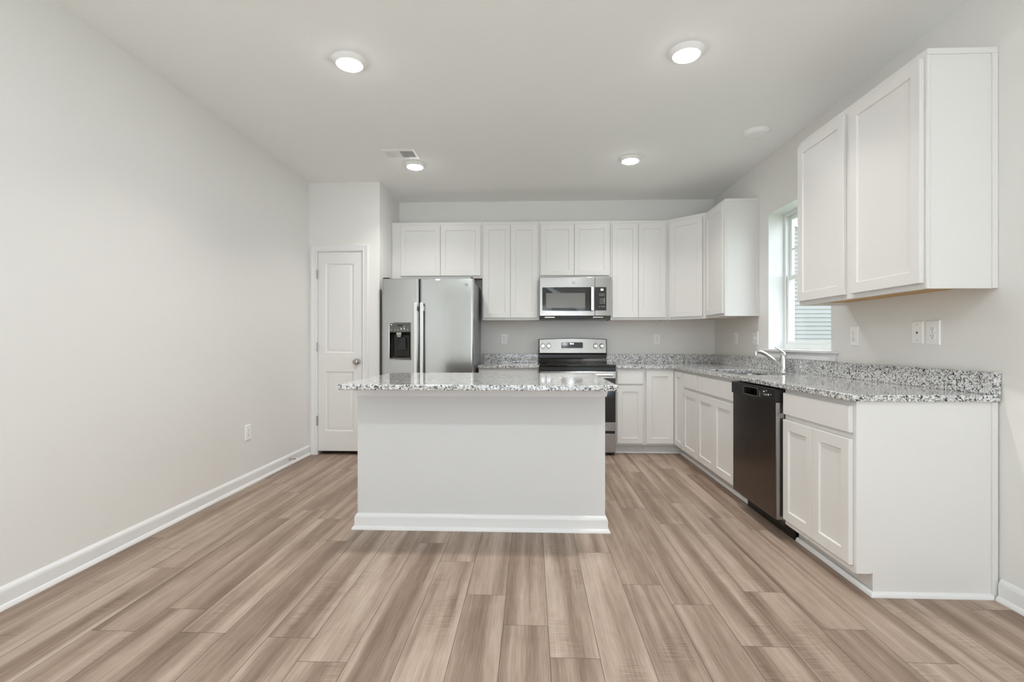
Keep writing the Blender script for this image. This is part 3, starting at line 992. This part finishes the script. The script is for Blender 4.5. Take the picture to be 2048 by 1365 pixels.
loft(b, [[(x, 5.531 + ry, 1.160) for x, z in polyB][:1] + [(x, 5.531 + ry, z) for x, z in polyB] + [(polyB[-1][0], 5.531 + ry, 1.160)],
         [(polyB[0][0], 5.565 + ry, 1.160)] + [(x, 5.565 + ry, z) for x, z in polyB] + [(polyB[-1][0], 5.565 + ry, 1.160)]])
obj('top_cap', b, M_BLACKP, bg)
for kx in (0.128, 0.193, 0.716, 0.784):
    b = bmn()
    MK = Matrix.Translation((kx + rx, tilt(1.092) - 0.0062, 1.092)) @ MY
    lathe(b, [(0.0265, 0), (0.0265, 0.006), (0.023, 0.010), (0.0215, 0.022), (0.018, 0.025)], 26, MK)
    ko = obj('knob', b, M_CHROME, bg, smooth=True)
    b = bmn()
    b.verts.ensure_lookup_table()
    box(b, -0.0042, 0.0042, -0.022, 0.022, 0.0252, 0.031, 0.0015, 1)
    b.transform(MK @ Matrix.Rotation(math.radians(0), 4, 'Z'))
    obj('knob_grip', b, M_NICKEL, ko)
    mk = [(kx + rx - 0.006, kx + rx + 0.006, tilt(1.092 + dz) - 0.0068, tilt(1.092 + dz) - 0.0055, 1.092 + dz, 1.094 + dz) for dz in (-0.036, 0.042)]
    mk.append((kx + rx - 0.020, kx + rx + 0.020, tilt(1.122) - 0.0068, tilt(1.122) - 0.0055, 1.1215, 1.123))
    marks('knob_legend', mk, M_INKD, bg)
b = bmn()
lp = rrect(0.455 + rx, 1.1005, 0.256, 0.077, 0.012)
loft(b, [[(x, tilt(z) - 0.0055, z) for x, z in lp], [(x, tilt(z) - 0.0085, z) for x, z in lp]])
obj('display_bezel', b, M_STEEL, bg)
b = bmn()
lp = rrect(0.455 + rx, 1.1005, 0.240, 0.065, 0.008)
loft(b, [[(x, tilt(z) - 0.0086, z) for x, z in lp], [(x, tilt(z) - 0.0098, z) for x, z in lp]])
dp = obj('display', b, M_BLACKG, bg)
b = bmn(); digits(b, '04:4', 0.432 + rx, tilt(1.115) - 0.0106, 1.106, 0.009, 0.018, 0.0035, 0.0024)
obj('clock_digits', b, M_LED, dp)
mk = []
for i, (ux, uz) in enumerate([(0.352, 1.118), (0.384, 1.118), (0.352, 1.088), (0.384, 1.088), (0.414, 1.088), (0.352, 1.078), (0.384, 1.078)]):
    mk.append((ux + rx - 0.007, ux + rx + 0.007, tilt(uz) - 0.0106, tilt(uz) - 0.0097, uz, uz + 0.002))
marks('button_legend', mk, M_INK, dp)

# ------------------------------------------------------------------ microwave
t = thing('microwave', 'stainless over-the-range microwave with black glass door', 'microwave', (0.4645, 5.4, 1.381))
mx_, my_, mz_ = -0.4645, -5.4, -1.381
MW = 0.3785
ym = 5.200 + my_
b = bmn(); box(b, -MW + 0.002, MW - 0.002, 5.252 + my_, 5.594 + my_, 0.0, 1.824 + mz_, 0.003, 1)
cs = obj('case', b, M_DARKGREY, t)
def bowed(x0, x1, z0, z1, y0, y1, bow=0.012, n=14):
    """front plate whose face bows forward a little over the whole width"""
    bm = bmn()
    f0, f1 = [], []
    for i in range(n + 1):
        x = x0 + (x1 - x0) * i / n
        yy = y0 - bow * (1 - (x / MW) ** 2) + bow
        f0.append((x, yy))
    poly = f0 + [(x1, y1), (x0, y1)]
    loft(bm, [[(x, y, z) for x, y in poly] for z in (z0, z1)])
    return bm
def yb2(x, off=0.0): return ym + 0.012 * (x / MW) ** 2 - off
XS = 0.669 + mx_
dr = obj('door', bowed(-MW, XS - 0.0012, 1.413 + mz_, 1.822 + mz_, ym, 5.251 + my_), M_STEEL, t, smooth=True, bevel=0.003)
pn = obj('control_side', bowed(XS + 0.0012, MW, 1.413 + mz_, 1.822 + mz_, ym, 5.251 + my_, n=5), M_STEEL, t, smooth=True, bevel=0.003)
def plate(x0, x1, z0, z1, off, th, arch=0.0, n=16):
    bm = bmn()
    loA = [(x0 + (x1 - x0) * i / n) for i in range(n + 1)]
    xc = (x0 + x1) / 2
    pts = [(x, z0 - arch * (1 - ((x) / 0.34) ** 2)) for x in loA] + [(x, z1) for x in loA[::-1]]
    loft(bm, [[(x, yb2(x, off), z) for x, z in pts], [(x, yb2(x, off + th), z) for x, z in pts]])
    return bm
obj('door_glass', plate(0.114 + mx_, XS - 0.004, 1.470 + mz_, 1.716 + mz_, 0.0003, 0.0025, 0.006), M_BLACKG, dr)
obj('door_window', plate(0.153 + mx_, 0.566 + mx_, 1.496 + mz_, 1.654 + mz_, 0.0031, 0.0006), M_MESHWIN, dr)
b = bmn()
box(b, 0.622 + mx_, 0.655 + mx_, yb2(0.18) - 0.048, yb2(0.18) - 0.030, 1.463 + mz_, 1.712 + mz_, 0.006, 3)
for z in (1.480, 1.675): box(b, 0.628 + mx_, 0.649 + mx_, yb2(0.18) - 0.031, yb2(0.18) + 0.0, z + mz_, z + 0.02 + mz_, 0.003, 1)
obj('handle', b, M_HANDLE, dr, smooth=True)
obj('control_glass', plate(XS + 0.003, 0.790 + mx_, 1.470 + mz_, 1.716 + mz_, 0.0003, 0.0025, 0.002, 6), M_BLACKG, pn)
yq = yb2(0.28, 0.0042)
b = bmn(); digits(b, '06', 0.732 + mx_, yq, 1.681 + mz_, 0.0095, 0.016, 0.005, 0.0032)
obj('clock_digits', b, M_LED, pn)
mk = []
for uz in (1.642, 1.626):
    for ux, hw in ((0.715, 0.009), (0.740, 0.011), (0.764, 0.006)):
        mk.append((ux + mx_ - hw, ux + mx_ + hw, yq, yq + 0.0012, uz + mz_, uz + 0.003 + mz_))
for k in range(4):
    for ux, hw in ((0.709, 0.0035), (0.727, 0.0035), (0.745, 0.0035), (0.766, 0.0075)):
        uz = 1.590 - 0.0157 * k
        mk.append((ux + mx_ - hw, ux + mx_ + hw, yq, yq + 0.0012, uz + mz_, uz + 0.0045 + mz_))
for ux in (0.714, 0.740, 0.765):
    mk.append((ux + mx_ - 0.006, ux + mx_ + 0.006, yq, yq + 0.0012, 1.507 + mz_, 1.512 + mz_))
marks('keypad_legend', mk, M_INK, pn)
badge(dr, 0.446 + mx_, yb2(-0.02, 0.0002), 1.770 + mz_, 0.018, M_STEEL, M_INK)
# underside grille sloping back
b = bmn()
loft(b, [[(x, y + my_, z + mz_) for y, z in ((5.215, 1.4128), (5.251, 1.4128), (5.251, 1.383), (5.235, 1.383))] for x in (-MW + 0.004, MW - 0.004)])
obj('bottom_grille', b, M_DARKGREY, t)
marks('grease_filter_latch', [(q - 0.055, q + 0.055, 5.2185 + my_, 5.2225 + my_, 1.392 + mz_, 1.405 + mz_, 0.002, 1) for q in (-0.27, 0.24)], M_STEEL, t)
b = bmn(); box(b, -0.16, 0.13, 5.216 + my_, 5.224 + my_, 1.386 + mz_, 1.410 + mz_, 0.002, 1)
obj('vent_intake', b, M_BLACKP, t)

# ------------------------------------------------------------------ dishwasher (built facing -x)
DY0, DY1 = 2.862, 3.470
t = thing('dishwasher', 'dark stainless dishwasher with black control panel under the granite', 'dishwasher', (1.70, DY1, 0), RZ)
dy = 1.40 - 1.70                                # local y of the door face
dwW = DY1 - DY0
b = bmn(); box(b, 0.006, dwW - 0.006, dy + 0.052, 0.30, 0.10, 0.86)
obj('tub', b, M_DARKGREY, t)
b = bmn(); box(b, 0.004, dwW - 0.004, dy, dy + 0.050, 0.114, 0.788, 0.004, 2)
dd = obj('door', b, M_DWSTEEL, t)
b = bmn(); box(b, dwW - 0.0038, dwW - 0.0015, dy + 0.003, dy + 0.048, 0.116, 0.786, 0.001, 1)
obj('door_edge', b, M_STEEL, dd, label='bright stainless door edge')
PX0, PX1, PZ0, PZ1 = 0.200, 0.395, 0.800, 0.846
b = bmn()
yc0 = dy - 0.008
outer = [(0.002, 0.787), (dwW - 0.002, 0.787), (dwW - 0.002, 0.862), (0.002, 0.862)]
hole = rrect((PX0 + PX1) / 2, (PZ0 + PZ1) / 2, PX1 - PX0, PZ1 - PZ0, 0.012)
bm = slab_bm(outer, hole, 0, 1)                 # plate with a pocket handle
for v in bm.verts:
    x, z, s = v.co.x, v.co.y, v.co.z
    v.co = (x, yc0 if s > 0.5 else dy + 0.05, z)
loft(bm, [[(x, dy + 0.049, z) for x, z in hole], [(x, dy + 0.0495, z) for x, z in hole]], False, True)
cpn = obj('control_panel', bm, M_BLACKP, dd)
b = bmn()
hi_ = rrect((PX0 + PX1) / 2, (PZ0 + PZ1) / 2, PX1 - PX0, PZ1 - PZ0, 0.012)
ho_ = rrect((PX0 + PX1) / 2, (PZ0 + PZ1) / 2, PX1 - PX0 + 0.008, PZ1 - PZ0 + 0.008, 0.016)
loft(b, [[(x, yc0 - 0.0002, z) for x, z in ho_], [(x, yc0 - 0.002, z) for x, z in ho_], [(x, yc0 - 0.002, z) for x, z in hi_], [(x, yc0 - 0.0002, z) for x, z in hi_]], False, False)
obj('handle_rim', b, M_DARKGREY, cpn)
mk = [(0.418, 0.427, yc0 - 0.001, yc0 + 0.001, 0.803 + k * 0.010, 0.806 + k * 0.010) for k in range(4)]
for ux, uz, hw, hh in ((0.452, 0.824, 0.004, 0.0012), (0.475, 0.838, 0.010, 0.0045), (0.505, 0.845, 0.010, 0.0012), (0.478, 0.820, 0.005, 0.004), (0.503, 0.822, 0.004, 0.006), (0.530, 0.824, 0.008, 0.0055), (0.558, 0.828, 0.005, 0.002)):
    mk.append((ux - hw, ux + hw, yc0 - 0.001, yc0 + 0.001, uz - hh, uz + hh))
marks('button_legend', mk, M_INK, cpn)
badge(cpn, 0.062, yc0 - 0.0002, 0.822, 0.014, M_BLACKP, M_DARKGREY)
b = bmn()
box(b, 0.004, dwW + 0.0, dy + 0.10, dy + 0.112, 0.0, 0.105, 0.002, 1)
obj('kick_plate', b, M_BLACKP, t)
b = bmn(); box(b, 0.01, dwW - 0.01, dy + 0.053, dy + 0.0995, 0.075, 0.0995)
obj('lower_rail', b, M_BLACKP, t)

# ------------------------------------------------------------------ wall plates (front faces local -y, origin at centre on the wall)
def plate_bm(w, h):
    bm = bmn()
    loft(bm, [rect(w, h, a, y, -w / 2, -h / 2) for a, y in ((0, -0.0005), (0.0, -0.003), (0.004, -0.0065))])
    return bm
def outlet(label, loc, rotz, w=0.078, h=0.121, group='white duplex wall outlets'):
    t = thing('wall_outlet', label, 'outlet', loc, rotz, group)
    obj('cover_plate', plate_bm(w, h), M_PLASTIC, t)
    for s in (1, -1):
        bm = bmn()
        zc = s * 0.0195
        lp = []
        for k in range(24):
            a = 2 * math.pi * k / 24
            lp.append((0.0172 * math.cos(a), max(-0.0135, min(0.0135, 0.0172 * math.sin(a))) + zc))
        loft(bm, [[(x, -0.0064, z) for x, z in lp], [(x, -0.0085, z) for x, z in lp]])
        rc = obj('receptacle', bm, M_PLASTIC, t)
        bm = bmn()
        box(bm, -0.0075, -0.0055, -0.0092, -0.0084, zc - 0.0005, zc + 0.0085)
        box(bm, 0.0055, 0.0075, -0.0092, -0.0084, zc - 0.0005, zc + 0.007)
        lathe(bm, [(0.0028, 0), (0.0028, 0.0008)], 10, Matrix.Translation((0, -0.0084, zc - 0.008)) @ MY)
        obj('slots', bm, M_SLOT, rc)
    bm = bmn(); lathe(bm, [(0.0028, 0), (0.0022, 0.0008)], 10, Matrix.Translation((0, -0.0064, 0)) @ MY)
    obj('screw', bm, M_NICKEL, t)
    return t
outlet('white duplex outlet on back wall between refrigerator and range', (-0.314, YB, 1.175), 0)
outlet('white duplex outlet on back wall right of the range', (1.417, YB, 1.167), 0)
outlet('white duplex outlet beside the window under the large upper cabinet', (XR, 3.207, 1.172), RZ)
outlet('white duplex outlet next to the small phone jack plate', (XR, 2.592, 1.182), RZ, 0.086, 0.127)
outlet('white outlet on right wall nearest the back corner of the counter', (XR, 5.015, 1.172), RZ)
outlet('white duplex outlet low on the left wall', (XL, 3.80, 0.418), math.pi / 2)
t = thing('phone_jack', 'white wall plate with one small dark jack hole under the large cabinet', 'wall plate', (XR, 2.694, 1.185), RZ)
obj('cover_plate', plate_bm(0.078, 0.120), M_PLASTIC, t)
b = bmn(); box(b, -0.006, 0.006, -0.0072, -0.0064, -0.005, 0.004); box(b, -0.003, 0.003, -0.0072, -0.0064, -0.008, -0.005)
obj('jack', b, M_SLOT, t)
for s in (1, -1):
    b = bmn(); lathe(b, [(0.003, 0), (0.0022, 0.0008)], 10, Matrix.Translation((0, -0.0064, s * 0.042)) @ MY)
    obj('screw', b, M_NICKEL, t)
t = thing('light_switch', 'white light switch between the window and the corner outlet', 'switch', (XR, 4.587, 1.171), RZ)
obj('cover_plate', plate_bm(0.110, 0.121), M_PLASTIC, t)
b = bmn()
loft(b, [rect(0.011, 0.024, a, y, -0.0055, -0.012) for a, y in ((0, -0.0064), (0.001, -0.0085))])
loft(b, [[(x, y, z) for x, y in ((-0.004, -0.0086), (0.004, -0.0086), (0.004, -0.0086 - q), (-0.004, -0.0086 - q))] for q, z in ((0.004, -0.006), (0.010, 0.008))])
obj('toggle', b, M_PLASTIC, t)

# door stop on the left baseboard
t = thing('door_stop', 'small metal door stop sticking out of the left baseboard', 'door stop', (XL + 0.0155, 4.445, 0.055), math.pi / 2)
b = bmn(); lathe(b, [(0.012, 0), (0.012, 0.003), (0.0075, 0.006), (0.0055, 0.010), (0.0055, 0.062), (0.007, 0.064)], 16, MY)
obj('rod', b, M_NICKEL, t, smooth=True)
b = bmn(); lathe(b, [(0.0085, 0.0642), (0.0085, 0.074), (0.006, 0.078)], 16, MY)
obj('rubber_tip', b, M_PLASTIC, t, smooth=True)

# ------------------------------------------------------------------ ceiling fixtures
FLIP = Matrix.Rotation(math.pi, 4, 'X')
def downlight(label, x, y, lit=True):
    t = thing('ceiling_light', label, 'ceiling light', (x, y, ZC), 0, 'round flush ceiling lights')
    b = bmn()
    lathe(b, [(0.098, 0.0005), (0.098, 0.004), (0.095, 0.0075), (0.080, 0.021), (0.074, 0.025), (0.070, 0.0245)], 48, FLIP, True, False)
    obj('trim_ring', b, M_PLASTIC, t, smooth=True)
    b = bmn()
    lathe(b, [(0.070, 0.0240), (0.0695, 0.0279), (0.062, 0.0312), (0.040, 0.0332), (0.015, 0.0342)], 48, FLIP, False, True)
    obj('lens', b, M_LENS if lit else M_PLASTIC, t, smooth=True, label='glowing lens' if lit else 'unlit lens')
    if lit:
        area('downlight_lamp', (x, y, ZC - 0.036), (0, 0, 0), 0.12, 0.12, 6.4, (0.98, 0.948, 0.90), 'DISK', 122)
    return t
downlight('lit round ceiling light nearest the left wall, larger in view', -1.04, 2.765)
downlight('lit round ceiling light above the dishwasher side of the island, larger in view', 0.857, 2.75)
downlight('lit round ceiling light just behind the air vent', -1.055, 4.40)
downlight('lit round ceiling light in front of the cabinets right of the microwave', 0.866, 4.335)
downlight('unlit round ceiling light above the sink', 1.715, 3.818, False)

t = thing('ceiling_vent', 'white rectangular air vent with two banks of slats in the ceiling', 'vent', (-1.1155, 4.147, ZC))
b = bmn()
VW, VD = 0.150, 0.108
def rz(w, d, z): return [(-w, -d, z), (w, -d, z), (w, d, z), (-w, d, z)]
loft(b, [rz(VW, VD, -0.0005), rz(VW, VD, -0.003), rz(VW - 0.012, VD - 0.012, -0.008), rz(VW - 0.028, VD - 0.034, -0.008), rz(VW - 0.028, VD - 0.034, -0.0015)], False, False)
box(b, -0.006, 0.006, -VD + 0.034, VD - 0.034, -0.008, -0.002)
obj('frame', b, M_PLASTIC, t)
b = bmn(); box(b, -VW + 0.028, VW - 0.028, -VD + 0.034, VD - 0.034, -0.0014, -0.0006)
obj('duct_backing', b, M_DUCT, t)
for s in (-1, 1):
    b = bmn()
    for k in range(9):
        x = s * (0.0145 + 0.0128 * k)
        loft(b, [[(x + s * 0.0050, y, -0.0078), (x + s * 0.0022, y, -0.0078), (x - s * 0.0050, y, -0.002), (x - s * 0.0022, y, -0.002)] for y in (-VD + 0.0345, VD - 0.0345)])
    obj('louver', b, M_PLASTIC, t)

# ------------------------------------------------------------------ kitchen window
w = struct('window_1', (XR, WY0, WZ0))
ww, wh = WY1 - WY0, WZ1 - WZ0                      # local: x outward, y along the wall, z up
b = bmn()
box(b, 0.0, 0.13, 0.0, 0.012, 0.0, wh)
box(b, 0.0, 0.13, ww - 0.012, ww, 0.0, wh)
box(b, 0.0, 0.13, 0.012, ww - 0.012, wh - 0.012, wh)
obj('jamb_liner', b, M_TRIM, w)
def frame(bm, x0, x1, y0, y1, z0, z1, s, bev=0.002):
    box(bm, x0, x1, y0, y0 + s, z0, z1, bev, 1)
    box(bm, x0, x1, y1 - s, y1, z0, z1, bev, 1)
    box(bm, x0, x1, y0 + s, y1 - s, z0, z0 + s, bev, 1)
    box(bm, x0, x1, y0 + s, y1 - s, z1 - s, z1, bev, 1)
b = bmn(); frame(b, 0.131, 0.200, 0.001, ww - 0.001, 0.001, wh - 0.001, 0.030)
frame(b, 0.131, 0.139, 0.031, ww - 0.031, 0.031, wh - 0.031, 0.010)
obj('window_frame', b, M_EXT, w)
zm = 0.615
b = bmn(); frame(b, 0.141, 0.166, 0.033, ww - 0.033, 0.033, zm + 0.012, 0.034)
ls = obj('lower_sash', b, M_EXT, w)
b = bmn(); box(b, 0.152, 0.156, 0.0675, ww - 0.0675, 0.0675, zm - 0.0225)
obj('pane', b, M_GLASS, ls)
b = bmn(); frame(b, 0.168, 0.193, 0.033, ww - 0.033, zm - 0.02, wh - 0.033, 0.034)
us = obj('upper_sash', b, M_EXT, w)
b = bmn(); box(b, 0.179, 0.183, 0.0675, ww - 0.0675, zm + 0.0145, wh - 0.0675)
obj('pane', b, M_GLASS, us)
b = bmn(); box(b, 0.174, 0.1785, 0.0675, ww - 0.0675, 0.846, 0.864); box(b, 0.174, 0.1785, ww / 2 - 0.009, ww / 2 + 0.009, zm + 0.0145, 0.8455); box(b, 0.174, 0.1785, ww / 2 - 0.009, ww / 2 + 0.009, 0.8645, wh - 0.0675)
obj('muntin', b, M_EXT, us)
b = bmn(); box(b, 0.140, 0.166, ww / 2 - 0.03, ww / 2 + 0.03, zm + 0.0125, zm + 0.024, 0.003, 1)
obj('sash_lock', b, M_EXT, ls)
b = bmn()
pl = [(-0.032, -0.075), (-0.0005, -0.075), (-0.0005, 0.0), (0.130, 0.0), (0.130, ww), (-0.0005, ww), (-0.0005, ww + 0.092), (-0.032, ww + 0.092)]
loft(b, [[(x, y, z) for x, y in pl] for z in (-0.0195, 0.0)])
obj('sill', b, M_TRIM, w, bevel=0.004)
b = bmn(); box(b, -0.014, -0.0005, -0.05, ww + 0.07, -0.074, -0.0197, 0.003, 1)
obj('apron', b, M_TRIM, w)

# ------------------------------------------------------------------ outdoors
b = bmn(); box(b, 2.3, 30, -8, 40, -0.75, -0.60)
obj('ground', b, M_LAWN, kind='structure')
t = thing('neighbor_house', 'pale grey vinyl-sided house seen through the kitchen window', 'house', (6.0, 11.5, -0.6))
b = bmn()
zt = 4.55
lap = 0.096
pf = [(0.20, 0.0)]
k = 0
while k * lap < zt:
    pf += [(-0.018, k * lap), (-0.018, k * lap + 0.002), (0.0, (k + 1) * lap)]
    k += 1
pf.append((0.20, k * lap))
loft(b, [[(x, y, z) for y, z in pf] for x in (0.0, 7.0)])
loft(b, [[(x, y, z) for x, z in ((0.0, 0.0), (7.0, 0.0), (7.0, zt), (0.0, zt))] for y in (0.2, 6.0)])
sd = obj('siding', b, M_SIDING, t)
# cut the top along the falling roof line
bm = bmesh.new(); bm.from_mesh(sd.data)
bmesh.ops.bisect_plane(bm, geom=bm.verts[:] + bm.edges[:] + bm.faces[:], plane_co=(0.0, 0, 4.40), plane_no=(0.5, 0, 1.0), clear_outer=True)
bmesh.ops.holes_fill(bm, edges=bm.edges[:])
bm.to_mesh(sd.data); bm.free()
b = bmn(); box(b, -0.085, 0.02, -0.03, 0.10, 0.0, 4.30)
obj('corner_board', b, M_EXT, t)
b = bmn()
loft(b, [[(-0.30, y, 4.56), (7.0, y, 0.91), (7.0, y, 1.11), (-0.30, y, 4.76)] for y in (-0.10, -0.02)])
obj('rake_board', b, M_EXT, t)
b = bmn()
loft(b, [[(-0.34, y, 4.781), (7.1, y, 1.061), (7.1, y, 1.121), (-0.34, y, 4.841)] for y in (-0.25, 6.2)])
obj('roof', b, M_ROOF, t)
